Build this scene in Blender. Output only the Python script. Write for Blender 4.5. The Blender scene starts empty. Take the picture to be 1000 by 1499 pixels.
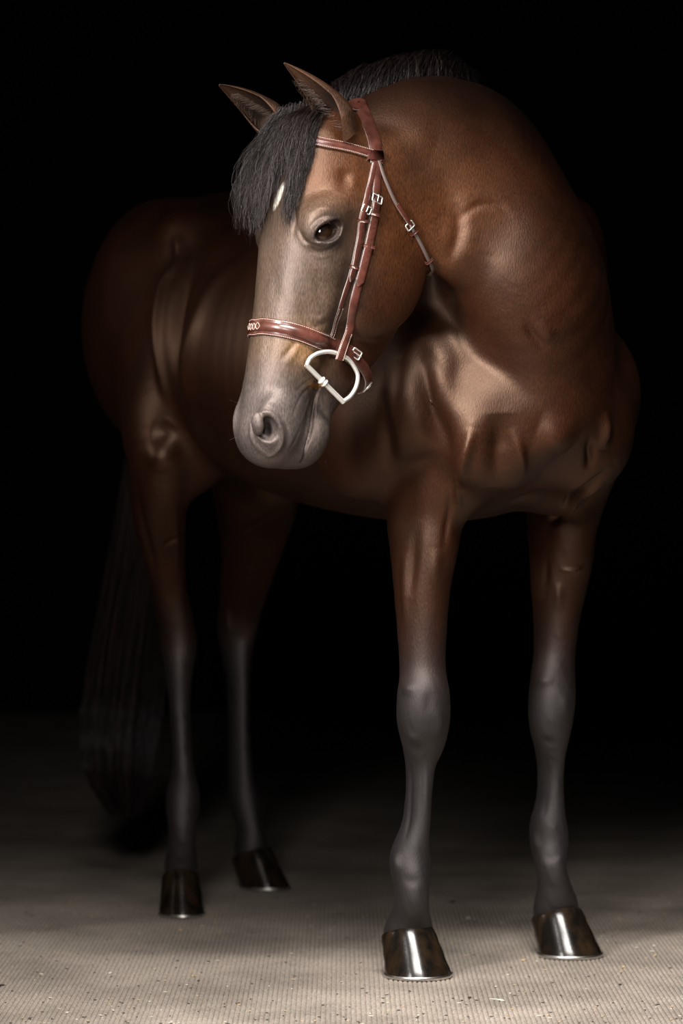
import bpy, bmesh, math, random, time
import numpy as np
from mathutils import Vector, Matrix
from mathutils.bvhtree import BVHTree

T0 = time.time()
def lap(s): print('[t] %-20s %.1fs' % (s, time.time() - T0))
random.seed(7); rng = np.random.default_rng(7)
sc = bpy.context.scene
COL = sc.collection

# ------------------------------------------------------------------ camera
CAM_H, FPX = 0.907, 4530.0
cam = bpy.data.cameras.new('camera'); cam_o = bpy.data.objects.new('camera', cam); COL.objects.link(cam_o)
cam.sensor_fit = 'HORIZONTAL'; cam.sensor_width = 36; cam.lens = FPX / 1000 * 36
cam_o.location = (0, 0, CAM_H); cam_o.rotation_euler = (math.pi / 2, 0, 0)
cam.clip_start = 0.1; cam.clip_end = 100
cam.dof.use_dof = True; cam.dof.focus_distance = 5.72; cam.dof.aperture_fstop = 4.5
sc.camera = cam_o

# ------------------------------------------------------------------ light
w = bpy.data.worlds.new('world'); sc.world = w; w.use_nodes = True
w.node_tree.nodes['Background'].inputs[0].default_value = (0.75, 0.85, 1, 1)
w.node_tree.nodes['Background'].inputs[1].default_value = 0.035
sc.view_settings.view_transform = 'Standard'; sc.view_settings.look = 'None'
sc.view_settings.exposure = 0; sc.view_settings.gamma = 1; sc.view_settings.use_curve_mapping = False

def area(name, loc, target, sx, sy, power, color=(1, 1, 1), spread=math.pi):
    l = bpy.data.lights.new(name, 'AREA'); l.shape = 'RECTANGLE'; l.size = sx; l.size_y = sy
    l.energy = power; l.color = color; l.spread = spread
    o = bpy.data.objects.new(name, l); COL.objects.link(o); o.location = loc
    d = Vector(target) - Vector(loc); o.rotation_euler = d.to_track_quat('-Z', 'Y').to_euler()
    return o
area('doorway_daylight', (-1.4, 4.0, 2.1), (0, 5.9, 1.45), .5, 1.2, 51, (1.0, 0.965, 0.94), math.radians(105))
area('frontal_fill', (-.5, 2.4, 2.0), (-.05, 6.2, 1.35), .6, 1.0, 13, (1.0, 0.97, 0.94), math.radians(80))  # added frontal fill for barrel and legs, not a known source
area('side_hatch_daylight', (-2.5, 6.25, 1.9), (-.2, 6.45, 1.4), .28, .5, 1.3, (1.0, 0.84, 0.72), math.radians(60))
area('floor_fill', (0.1, 4.2, 3.2), (0.1, 5.35, 0.0), 1.3, 0.45, 49, (1.0, 0.96, 0.92), math.radians(82))  # added lamp aimed down to brighten floor and hooves, no such source known

# ------------------------------------------------------------------ helpers
def P(px, py, d):
    return np.array([(px - 500) / FPX * d, d, CAM_H + (749.5 - py) / FPX * d])
def nrm(v):
    v = np.asarray(v, float); return v / np.linalg.norm(v)
def material(name, color, rough=0.5, spec=0.5, metal=0.0, **kw):
    m = bpy.data.materials.new(name); m.use_nodes = True
    b = m.node_tree.nodes['Principled BSDF']
    b.inputs['Base Color'].default_value = (*color, 1); b.inputs['Roughness'].default_value = rough
    b.inputs['Specular IOR Level'].default_value = spec; b.inputs['Metallic'].default_value = metal
    for k, v in kw.items(): b.inputs[k].default_value = v
    return m
def tag(o, label=None, cat=None, group=None, kind=None):
    if label: o['label'] = label
    if cat: o['category'] = cat
    if group: o['group'] = group
    if kind: o['kind'] = kind
    return o
def link(name, me, mats, parent=None, smooth=True):
    for m in (mats if isinstance(mats, (list, tuple)) else [mats]): me.materials.append(m)
    if smooth: me.polygons.foreach_set('use_smooth', [True] * len(me.polygons))
    o = bpy.data.objects.new(name, me); COL.objects.link(o)
    if parent: o.parent = parent; o.matrix_parent_inverse = parent.matrix_world.inverted()
    return o
def empty(name, loc):
    o = bpy.data.objects.new(name, None); COL.objects.link(o); o.location = loc; o.empty_display_size = .1
    o.matrix_world = Matrix.Translation(Vector(loc)); return o
def np_mesh(name, V, Fc):
    """fast mesh from numpy verts and equal-size faces"""
    me = bpy.data.meshes.new(name); V = np.asarray(V, np.float32); Fc = np.asarray(Fc, np.int32); k = Fc.shape[1]
    me.vertices.add(len(V)); me.vertices.foreach_set('co', V.ravel())
    me.loops.add(Fc.size); me.loops.foreach_set('vertex_index', Fc.ravel())
    me.polygons.add(len(Fc)); me.polygons.foreach_set('loop_start', np.arange(0, Fc.size, k, dtype=np.int32))
    me.update(calc_edges=True); me.validate(); return me
def catmull(pts, n):
    pts = np.asarray(pts, float); Q = np.vstack([2 * pts[0] - pts[1], pts, 2 * pts[-1] - pts[-2]]); out = []
    for i in range(1, len(Q) - 2):
        p0, p1, p2, p3 = Q[i - 1:i + 3]
        for t in np.arange(n) / n:
            out.append(.5 * ((2 * p1) + (p2 - p0) * t + (2 * p0 - 5 * p1 + 4 * p2 - p3) * t * t + (3 * p1 - p0 - 3 * p2 + p3) * t ** 3))
    out.append(Q[-2]); return np.array(out)

# horse frame: F forward, L to the horse's left, O between the fore feet
F = nrm([.487, -.873, 0]); L = nrm([.873, .487, 0]); O = np.array([.305, 6.165, 0.]); Z = np.array([0, 0, 1.])
def B(f, l, z): return O + F * f + L * l + Z * z
# head frame: U down the face, W out of the face, S to the horse's left
YAW, PITCH, ROLL = math.radians(57), math.radians(12.0), math.radians(0)
_h = np.array([-math.sin(YAW), -math.cos(YAW), 0]); _s = np.array([math.cos(YAW), -math.sin(YAW), 0])
U = math.cos(PITCH) * -Z + math.sin(PITCH) * _h; W = math.cos(PITCH) * _h + math.sin(PITCH) * Z; S = _s
U, S = U * math.cos(ROLL) + S * math.sin(ROLL), S * math.cos(ROLL) - U * math.sin(ROLL)
HO = P(404, 288, 5.72) - U * .18 - W * .012
def H(u, wv, s): return HO + U * u + W * wv + S * s
def to_head(p):
    q = np.asarray(p) - HO; return np.stack([q @ U, q @ W, q @ S], -1)

# ------------------------------------------------------------------ implicit modelling
PRIMS = []
def smin(a, b, k):
    h = np.maximum(k - np.abs(a - b), 0) / k
    return np.minimum(a, b) - h * h * k * .25
def ell_prim(c, R, r, k, sub=False):
    c = np.asarray(c, float); R = np.asarray(R, float); r = np.asarray(r, float)
    ext = np.sqrt(((R.T * r) ** 2).sum(1)) + k + .03
    def f(x, y, z):
        x = x - c[0]; y = y - c[1]; z = z - c[2]
        k0 = 0; k1 = 0
        for i in range(3):
            q = x * R[i, 0] + y * R[i, 1] + z * R[i, 2]
            k0 = k0 + (q / r[i]) ** 2; k1 = k1 + (q / (r[i] ** 2)) ** 2
        k0 = np.sqrt(k0); return k0 * (k0 - 1) / np.maximum(np.sqrt(k1), 1e-6)
    PRIMS.append((c - ext, c + ext, f, k, sub))
def blob(f, l, z, rf, rl, rz, k=.05, sub=False, yaw=0, pitch=0):
    a = math.radians(yaw); b = math.radians(pitch)
    f2 = F * math.cos(a) + L * math.sin(a); l2 = -F * math.sin(a) + L * math.cos(a)
    f3 = f2 * math.cos(b) + Z * math.sin(b); z3 = -f2 * math.sin(b) + Z * math.cos(b)
    ell_prim(B(f, l, z), [f3, l2, z3], [rf, rl, rz], k, sub)
def hblob(u, wv, s, ru, rw, rs, k=.015, sub=False, tilt=0, yaw=0):
    t = math.radians(tilt); u2 = U * math.cos(t) + W * math.sin(t); w2 = -U * math.sin(t) + W * math.cos(t)
    y = math.radians(yaw); w3 = w2 * math.cos(y) + S * math.sin(y); s3 = -w2 * math.sin(y) + S * math.cos(y)
    ell_prim(H(u, wv, s), [u2, w3, s3], [ru, rw, rs], k, sub)
def loft(st, k, n=6, sub=False):
    """st: rows of centre(3), up(3), ru, rv, egg"""
    A = catmull(np.array([np.concatenate([s[0], nrm(s[1]), [s[2], s[3], s[4] if len(s) > 4 else 0]]) for s in st]), n)
    segs = []
    lo, hi = np.full(3, 1e9), np.full(3, -1e9)
    for i in range(len(A) - 1):
        m = max(A[i, 6:8].max(), A[i + 1, 6:8].max()) + k + .03
        lo_i = np.minimum(A[i, :3], A[i + 1, :3]) - m; hi_i = np.maximum(A[i, :3], A[i + 1, :3]) + m
        lo = np.minimum(lo, lo_i); hi = np.maximum(hi, hi_i); segs.append((A[i], A[i + 1], lo_i, hi_i))
    TG = np.gradient(A[:, :3], axis=0); TG /= np.linalg.norm(TG, axis=1, keepdims=True) + 1e-12
    def seg_f(a, b, n0, n1):
        c0, c1 = a[:3], b[:3]
        up0, up1 = nrm(a[3:6] - n0 * (a[3:6] @ n0)), nrm(b[3:6] - n1 * (b[3:6] @ n1)); s0, s1 = np.cross(n0, up0), np.cross(n1, up1)
        def f(x, y, z):
            x = x - c0[0]; y = y - c0[1]; z = z - c0[2]; dc = c1 - c0
            pa = x * n0[0] + y * n0[1] + z * n0[2]; pb = (dc[0] - x) * n1[0] + (dc[1] - y) * n1[1] + (dc[2] - z) * n1[2]
            sm = pa + pb; t = np.clip(np.where(sm > 1e-4, pa / np.maximum(sm, 1e-4), .5), 0, 1)
            x = x - dc[0] * t; y = y - dc[1] * t; z = z - dc[2] * t; r = 1 - t
            u = (x * up0[0] + y * up0[1] + z * up0[2]) * r + (x * up1[0] + y * up1[1] + z * up1[2]) * t
            v = (x * s0[0] + y * s0[1] + z * s0[2]) * r + (x * s1[0] + y * s1[1] + z * s1[2]) * t
            wq = (x * n0[0] + y * n0[1] + z * n0[2]) * r + (x * n1[0] + y * n1[1] + z * n1[2]) * t
            ru = a[6] + (b[6] - a[6]) * t; rv = a[7] + (b[7] - a[7]) * t; e = a[8] + (b[8] - a[8]) * t
            rv = rv * (1 + e * np.clip(u / ru, -1, 1)); rw = np.minimum(ru, rv)
            k0 = np.sqrt((u / ru) ** 2 + (v / rv) ** 2 + (wq / rw) ** 2)
            k1 = np.sqrt((u / ru ** 2) ** 2 + (v / rv ** 2) ** 2 + (wq / rw ** 2) ** 2)
            return k0 * (k0 - 1) / np.maximum(k1, 1e-6)
        return f
    segs = [(A[i], A[i + 1], TG[i], TG[i + 1], segs[i][2], segs[i][3]) for i in range(len(A) - 1)]
    PRIMS.append((lo, hi, [(seg_f(a, b, n0, n1), l_, h_) for a, b, n0, n1, l_, h_ in segs], k, sub))
def tb(top, bot, rv, egg=0):
    top, bot = np.asarray(top, float), np.asarray(bot, float); d = top - bot
    return ((top + bot) / 2, d, np.linalg.norm(d) / 2, rv, egg)

# ---- trunk (f, top, bottom, half width, egg)
loft([tb(B(f, 0, a), B(f, 0, b), w_, e) for f, a, b, w_, e in [
    (.13, 1.34, .98, .17, -.1), (.04, 1.46, .92, .215, -.15), (-.08, 1.56, .89, .24, -.22), (-.24, 1.635, .885, .265, -.3),
    (-.45, 1.60, .895, .31, -.12), (-.68, 1.575, .925, .335, -.05), (-.9, 1.60, .98, .31, 0), (-1.1, 1.645, 1.0, .28, 0),
    (-1.3, 1.62, 1.02, .26, 0), (-1.45, 1.52, 1.1, .19, 0)]], .03, 7)
# haunches, hips, dock
for s_ in (-1, 1):
    df = 0 if s_ < 0 else -.12
    blob(-1.2 + df * .5, .155 * s_, 1.34, .27, .15, .29, .06, pitch=20)
    blob(-1.02 + df, .2 * s_, 1.17, .17, .105, .24, .06, pitch=25)
    blob(-.97, .2 * s_, 1.53, .07, .05, .05, .07)
# neck (crest point, throat point, half width)
loft([tb(B(-.22, 0, 1.64), B(.05, 0, .98), .20, -.1), tb([.245, 6.22, 1.70], [.40, 6.0, 1.10], .175, -.15),
      tb([.255, 6.07, 1.735], [.345, 5.93, 1.265], .135, -.1), tb([.175, 5.955, 1.745], [.25, 5.875, 1.345], .10, -.05),
      tb([.075, 5.885, 1.72], [.165, 5.86, 1.37], .095, 0), tb([-.01, 5.845, 1.675], [.085, 5.84, 1.40], .088, 0)], .045, 8)
# shoulders and breast
for s_ in (-1, 1):
    blob(-.12, .2 * s_, 1.30, .15, .095, .27, .06, pitch=-25)
    blob(.06, (.215 if s_ < 0 else .20) * s_, 1.14, .12, .075, .13, .06)
    blob(-.10, .23 * s_, 1.06, .16, .085, .13, .06, pitch=15)
    blob(.15, .10 * s_, 1.07, .10, .115, .13, .035, yaw=0)
    blob(.04, .12 * s_, .98, .09, .07, .08, .05)

def leg(rows, fwd, k=.04, n=6):
    fwd = nrm(fwd); loft([(P(px, py, d), fwd, fa, lat, 0) for px, py, d, lat, fa in rows], k, n)
leg([(640, 600, 6.13, .085, .14), (628, 700, 6.10, .078, .115), (622, 760, 6.09, .067, .095), (621, 800, 6.08, .062, .082), (618, 860, 6.07, .052, .066),
     (618, 940, 6.065, .045, .053), (619, 985, 6.06, .044, .050), (620, 1020, 6.05, .051, .054), (620, 1050, 6.05, .053, .052), (620, 1082, 6.06, .043, .045),
     (616, 1112, 6.07, .028, .040), (614, 1150, 6.07, .022, .036), (610, 1200, 6.07, .023, .037), (604, 1232, 6.07, .030, .041),
     (600, 1260, 6.07, .039, .045), (602, 1288, 6.055, .034, .042), (603, 1318, 6.05, .032, .039), (601, 1342, 6.07, .038, .042), (598, 1362, 6.088, .050, .046)], F)
leg([(850, 620, 6.36, .085, .14), (833, 700, 6.36, .075, .115), (823, 770, 6.35, .062, .092), (822, 810, 6.35, .060, .080), (819, 850, 6.35, .056, .066),
     (815, 900, 6.35, .045, .056), (812, 950, 6.35, .040, .050), (810, 985, 6.345, .044, .048), (808, 1025, 6.34, .047, .052), (806, 1060, 6.34, .042, .048),
     (806, 1095, 6.35, .029, .040), (806, 1130, 6.36, .022, .036), (805, 1175, 6.36, .025, .038), (803, 1205, 6.36, .035, .043),
     (804, 1232, 6.36, .037, .045), (806, 1265, 6.34, .029, .037), (810, 1288, 6.345, .031, .038), (813, 1310, 6.355, .038, .042), (814, 1331, 6.372, .049, .046)], F)
leg([(250, 560, 6.98, .10, .18), (242, 620, 6.90, .095, .15), (236, 670, 6.87, .072, .115), (232, 740, 6.93, .062, .10), (238, 800, 6.99, .050, .078), (247, 860, 7.04, .040, .062),
     (257, 910, 7.07, .040, .060), (262, 945, 7.07, .041, .055), (262, 985, 7.05, .031, .042), (263, 1030, 7.04, .024, .034), (266, 1090, 7.02, .022, .033),
     (268, 1130, 7.01, .026, .037), (268, 1168, 7.01, .039, .044), (267, 1200, 6.99, .034, .040), (267, 1230, 6.985, .030, .037), (266, 1252, 6.998, .034, .040), (265, 1271, 7.012, .038, .044)], nrm([.15, -1, 0]))
leg([(390, 600, 7.30, .10, .18), (375, 690, 7.22, .085, .13), (370, 760, 7.32, .064, .10), (364, 820, 7.43, .050, .075), (353, 880, 7.54, .040, .062),
     (347, 920, 7.58, .040, .060), (347, 955, 7.57, .033, .045), (349, 1000, 7.55, .024, .034), (350, 1080, 7.53, .023, .033),
     (353, 1140, 7.52, .028, .037), (358, 1172, 7.51, .035, .040), (364, 1206, 7.495, .029, .036), (367, 1228, 7.49, .033, .039), (368, 1246, 7.492, .040, .043)], nrm([.7, -.75, 0]))
N_BODY = len(PRIMS)

# ---- head (u, top w, bottom w, half width, egg)
def at_s(px, py, sv):
    """head point seen at a pixel, on the plane s = sv"""
    a = P(px, py, 1) - np.array([0, 0, CAM_H]); c = np.array([0, 0, CAM_H]); t = (sv - (c - HO) @ S) / (a @ S); return c + a * t
loft([tb(H(u, a, 0), H(u, b, 0), w_, e) for u, a, b, w_, e in [
    (.03, -.02, -.14, .055, 0), (.07, .0, -.15, .068, 0), (.12, .010, -.17, .083, 0), (.18, .014, -.18, .094, .1), (.245, .013, -.175, .096, .1),
    (.31, .010, -.16, .084, .05), (.38, .006, -.15, .074, .0), (.46, .002, -.14, .067, .0), (.53, -.002, -.13, .063, -.0), (.585, -.008, -.12, .061, 0), (.628, -.030, -.105, .050, 0)]], .02, 8)
loft([tb(H(u, a, 0), H(u, b, 0), w_, 0) for u, a, b, w_ in [
    (.17, -.10, -.29, .060), (.24, -.10, -.315, .060), (.30, -.10, -.312, .056), (.37, -.10, -.285, .048), (.44, -.10, -.243, .042), (.50, -.10, -.207, .038), (.555, -.10, -.180, .037)]], .02, 8)
for s_ in (-1, 1):
    hblob(.255, -.195, .050 * s_, .140, .115, .040, .02)                # cheek
    hblob(.222, -.045, .078 * s_, .045, .038, .030, .02)                # brow
    hblob(.275, -.075, .074 * s_, .040, .028, .022, .02)                # cheek bone below the eye
    loft([(H(.28, -.09, .078 * s_), W, .016, .012), (H(.35, -.095, .068 * s_), W, .013, .010), (H(.42, -.09, .058 * s_), W, .01, .008)], .03, 4)
    loft([(H(.21, -.05, .087 * s_), W, .014, .012), (H(.17, -.085, .086 * s_), W, .014, .011), (H(.165, -.12, .078 * s_), W, .014, .011)], .04, 6)  # arch
    hblob(.13, -.16, .052 * s_, .10, .08, .040, .04)                    # parotid
    hblob(.592, -.052, (.050 if s_ > 0 else .042) * s_, .048, .044, .020 if s_ > 0 else .006, .02)                # nostril wall
hblob(.618, -.070, 0, .055, .062, .055, .02)                            # muzzle, upper lip
hblob(.592, -.150, 0, .058, .036, .044, .012)                           # chin, lower lip
hblob(.622, -.135, 0, .040, .032, .040, .012)
hblob(.632, -.108, 0, .036, .036, .040, .012)
# eye sockets, nostrils
EYE = to_head(at_s(474, 340, .088)); EYE[2] = .088
cor = to_head(at_s(493, 333, .1)) - to_head(at_s(456, 352, .1)); EYE_T = math.degrees(math.atan2(cor[1], cor[0]))
for s_ in (-1, 1):
    hblob(EYE[0], EYE[1], .088 * s_, .030, .026, .026, .02)
    hblob(EYE[0], EYE[1], .112 * s_, .032, .0175, .025, .004, sub=True, tilt=EYE_T)
    NO = to_head(at_s(393, 628, .066)); hblob(NO[0], NO[1] - .003, .070 * s_, .025 if s_ > 0 else .017, .018 if s_ > 0 else .009, .036 if s_ > 0 else .015, .006, sub=True, tilt=-20)
    if s_ > 0: hblob(NO[0] - .006, NO[1] + .013, .047 * s_, .020, .010, .014, .006, tilt=-20)   # wing cartilage bulging in the nostril

def field_points(Pt, prims):
    x, y, z = (np.ascontiguousarray(Pt[:, i]) for i in range(3)); d = np.full(len(Pt), .5)
    for lo, hi, f, k, sub in prims:
        m = np.nonzero((x > lo[0]) & (x < hi[0]) & (y > lo[1]) & (y < hi[1]) & (z > lo[2]) & (z < hi[2]))[0]
        if not len(m): continue
        xm, ym, zm = x[m], y[m], z[m]
        if isinstance(f, list):
            v = np.full(len(m), .5)
            for g, l_, h_ in f:
                q = np.nonzero((xm > l_[0]) & (xm < h_[0]) & (ym > l_[1]) & (ym < h_[1]) & (zm > l_[2]) & (zm < h_[2]))[0]
                if len(q): v[q] = np.minimum(v[q], g(xm[q], ym[q], zm[q]))
        else: v = f(xm, ym, zm)
        d[m] = -smin(-d[m], v, k) if sub else smin(d[m], v, k)
    return d
def field_grid(ax, prims):
    D = np.full([len(a) for a in ax], .5, np.float32)
    def sl(lo, hi): return tuple(slice(*np.searchsorted(ax[i], [lo[i], hi[i]])) for i in range(3))
    def co(s): return (ax[0][s[0]][:, None, None], ax[1][s[1]][None, :, None], ax[2][s[2]][None, None, :])
    for lo, hi, f, k, sub in prims:
        s = sl(lo, hi)
        if isinstance(f, list):
            V = np.full(D[s].shape, .5, np.float32); o = [s[i].start for i in range(3)]
            for g, l_, h_ in f:
                q = sl(l_, h_); r = tuple(slice(q[i].start - o[i], q[i].stop - o[i]) for i in range(3))
                V[r] = np.minimum(V[r], g(*co(q)))
        else: V = f(*co(s)).astype(np.float32)
        D[s] = -smin(-D[s], V, k) if sub else smin(D[s], V, k)
    return D
def surface_nets(D, ax):
    Sg = D < 0; c = [Sg[i:Sg.shape[0] - 1 + i, j:Sg.shape[1] - 1 + j, k:Sg.shape[2] - 1 + k] for i in (0, 1) for j in (0, 1) for k in (0, 1)]
    al = c[0].copy(); an = c[0].copy()
    for q in c[1:]: al &= q; an |= q
    act = an & ~al; I = np.argwhere(act); idx = np.full(act.shape, -1, np.int32); idx[act] = np.arange(len(I), dtype=np.int32)
    offs = np.array([(i, j, k) for i in (0, 1) for j in (0, 1) for k in (0, 1)])
    vals = np.stack([D[I[:, 0] + o[0], I[:, 1] + o[1], I[:, 2] + o[2]] for o in offs], 1)
    acc = np.zeros((len(I), 3)); cnt = np.zeros(len(I))
    for a in range(8):
        for b in range(a + 1, 8):
            if np.abs(offs[a] - offs[b]).sum() != 1: continue
            m = (vals[:, a] < 0) != (vals[:, b] < 0); t = np.where(m, vals[:, a] / np.where(m, vals[:, a] - vals[:, b], 1), 0)
            acc += m[:, None] * (offs[a] + t[:, None] * (offs[b] - offs[a])); cnt += m
    loc = acc / cnt[:, None]
    V = np.stack([ax[i][I[:, i]] + loc[:, i] * (ax[i][I[:, i] + 1] - ax[i][I[:, i]]) for i in range(3)], 1)
    T = []
    for a in range(3):
        b, c_ = (a + 1) % 3, (a + 2) % 3
        s0 = [slice(None)] * 3; s1 = [slice(None)] * 3; s0[a] = slice(0, -1); s1[a] = slice(1, None)
        for q in (b, c_): s0[q] = s1[q] = slice(1, -1)
        A, Bq = Sg[tuple(s0)], Sg[tuple(s1)]
        E = np.argwhere(A != Bq); fl = A[tuple(E.T)]; E = E.copy(); E[:, b] += 1; E[:, c_] += 1
        def cell(db, dc):
            q = E.copy(); q[:, b] -= db; q[:, c_] -= dc; return idx[tuple(q.T)]
        q = np.stack([cell(1, 1), cell(0, 1), cell(0, 0), cell(1, 0)], 1); q[~fl] = q[~fl][:, ::-1]; T.append(q)
    Q = np.concatenate(T); return V, Q
def vnormals(V, T):
    n = np.cross(V[T[:, 1]] - V[T[:, 0]], V[T[:, 2]] - V[T[:, 0]]); N = np.zeros_like(V)
    for i in range(3): np.add.at(N, T[:, i], n) if False else [np.copyto(N[:, j], N[:, j] + np.bincount(T[:, i], n[:, j], len(V))) for j in range(3)]
    return N / (np.linalg.norm(N, axis=1, keepdims=True) + 1e-12)
def smooth(V, T, n=1, f=.5):
    E = np.concatenate([T[:, [0, 1]], T[:, [1, 2]], T[:, [2, 0]]]); cnt = np.bincount(E[:, 0], minlength=len(V)) + np.bincount(E[:, 1], minlength=len(V))
    for _ in range(n):
        A = np.stack([np.bincount(E[:, 0], V[E[:, 1], j], len(V)) + np.bincount(E[:, 1], V[E[:, 0], j], len(V)) for j in range(3)], 1) / np.maximum(cnt, 1)[:, None]
        V = V + f * (A - V)
    return V
def project(V, T, prims, n=2, cap=.006):
    for _ in range(n):
        N = vnormals(V, T); V = V - N * np.clip(field_points(V, prims), -cap, cap)[:, None]
    return V
def refine(V, T, test):
    E = np.sort(np.concatenate([T[:, [0, 1]], T[:, [1, 2]], T[:, [2, 0]]]), 1)
    key = E[:, 0].astype(np.int64) * len(V) + E[:, 1]; uk, inv = np.unique(key, return_inverse=True)
    e0, e1 = uk // len(V), uk % len(V); mid = (V[e0] + V[e1]) / 2
    mk = test(mid, np.linalg.norm(V[e0] - V[e1], axis=1)); nid = np.full(len(uk), -1); nid[mk] = len(V) + np.arange(mk.sum())
    m = nid[inv].reshape(3, -1).T; a, b, c = T.T; ab, bc, ca = m.T
    V2 = np.vstack([V, mid[mk]]); out = []
    n = (m >= 0).sum(1)
    s = n == 0; out.append(T[s])
    s = n == 3; out += [np.stack(q, 1)[s] for q in ((a, ab, ca), (ab, b, bc), (ca, bc, c), (ab, bc, ca))]
    for r in range(3):
        a_, b_, c_ = T[:, r], T[:, (r + 1) % 3], T[:, (r + 2) % 3]; x, y, z = m[:, r], m[:, (r + 1) % 3], m[:, (r + 2) % 3]
        s = (n == 1) & (x >= 0); out += [np.stack(q, 1)[s] for q in ((a_, x, c_), (x, b_, c_))]
        s = (n == 2) & (z < 0); out += [np.stack(q, 1)[s] for q in ((x, b_, y), (a_, x, y), (a_, y, c_))]
    return V2, np.concatenate(out)

def axis(lo, hi, a, b, c, f):
    """coarse spacing c, fine spacing f inside a..b"""
    return np.concatenate([np.arange(lo, a, c), np.arange(a, b, f), np.arange(b, hi, c)]).astype(np.float32)
C_, F_ = .009, .0045
AX = [axis(-.80, .80, -.24, .22, C_, F_), axis(5.45, 8.0, 5.55, 5.95, C_, F_), axis(.03, 1.86, .95, 1.72, C_, F_)]
D = field_grid(AX, PRIMS); lap('field %s' % (D.shape,))
V, Q = surface_nets(D, AX); del D; lap('nets %d' % len(V))
Tr = np.concatenate([Q[:, [0, 1, 2]], Q[:, [0, 2, 3]]])
V = project(V, Tr, PRIMS, 2)
print('EYE', EYE, 'NO', NO)
def head_dist(p):
    h = to_head(p); m = (h[:, 0] > -.04) & (h[:, 0] < .72) & (h[:, 1] > -.36) & (h[:, 1] < .08) & (np.abs(h[:, 2]) < .16); d = np.full(len(p), .5)
    if m.any(): d[m] = field_points(p[m], [q for q in PRIMS[N_BODY:] if not q[4]])
    return d
def in_head(p, m=.012): return head_dist(p) < m
def taubin(V, T, n, keep):
    for _ in range(n):
        a = smooth(V, T, 1, .55); a = smooth(a, T, 1, -.57); V = V + (a - V) * keep[:, None]
    return V
hd_ = np.clip(head_dist(V) / .03, 0, 1); hd_ = hd_ * hd_ * (3 - 2 * hd_)
V = taubin(V, Tr, 40, hd_); V = taubin(V, Tr, 5, 1 - hd_)
V, Tr = refine(V, Tr, lambda p, l: in_head(p) & (l > .0028)); 
near_f = in_head(V) & ((np.linalg.norm((to_head(V) - NO * [1, 1, 0])[:, :2], axis=1) < .045) | (np.linalg.norm((to_head(V) - EYE * [1, 1, 0])[:, :2], axis=1) < .04))
Vp = project(V, Tr, PRIMS, 2); V = np.where(near_f[:, None], Vp, V); V = taubin(V, Tr, 2, np.ones(len(V)))
V, Tr = refine(V, Tr, lambda p, l: ~in_head(p) & (l > .0065)); V = taubin(V, Tr, 2, np.ones(len(V)))
lap('refined %d verts %d tris' % (len(V), len(Tr)))

bvh = BVHTree.FromPolygons(V.tolist(), Tr.tolist()); lap('bvh')
CAM = Vector((0, 0, CAM_H))
def hit(px, py, tree=None):
    d = (Vector(P(px, py, 1)) - CAM).normalized(); r = (tree or bvh).ray_cast(CAM, d)
    return None if r[0] is None else (np.array(r[0]), np.array(r[1]))
def relief(strokes, V, Tr):
    """raise or sink the skin along lines that lie on it: (points seen at, amount, width[, blend])"""
    N = vnormals(V, Tr); D_ = np.zeros(len(V))
    for pts, amt, wd in strokes:
        q = [h[0] for h in (hit(*p) for p in pts) if h]
        if not q: continue
        q = np.array(q); q = catmull(q, 6) if len(q) > 1 else q
        # drop points that jumped to another layer of the body
        m = np.nonzero(((V > q.min(0) - 3 * wd) & (V < q.max(0) + 3 * wd)).all(1))[0]
        if not len(m): continue
        dd = np.full(len(m), 9.); ta = np.ones(len(m)); nq = max(len(q) - 1, 1)
        for k in range(max(len(q) - 1, 1)):
            a = q[k]; b = q[min(k + 1, len(q) - 1)]; ab = b - a; l2 = ab @ ab + 1e-12
            if l2 > .0064 and len(q) > 1: continue
            t = np.clip((V[m] - a) @ ab / l2, 0, 1); dk = np.linalg.norm(V[m] - a - t[:, None] * ab, axis=1); c_ = dk < dd; dd[c_] = dk[c_]; ta[c_] = np.sin(np.pi * np.clip((k + t[c_]) / nq, .04, .96)) ** (.6 if wd < .008 else 1.2) if nq > 1 else 1
        g = np.exp(-(dd / wd) ** 2)
        D_[m] += g * amt * ta
    return V + N * D_[:, None]
LIPS = [(472, 558), (463, 580), (458, 608), (453, 635), (448, 656), (441, 676)]
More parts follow.
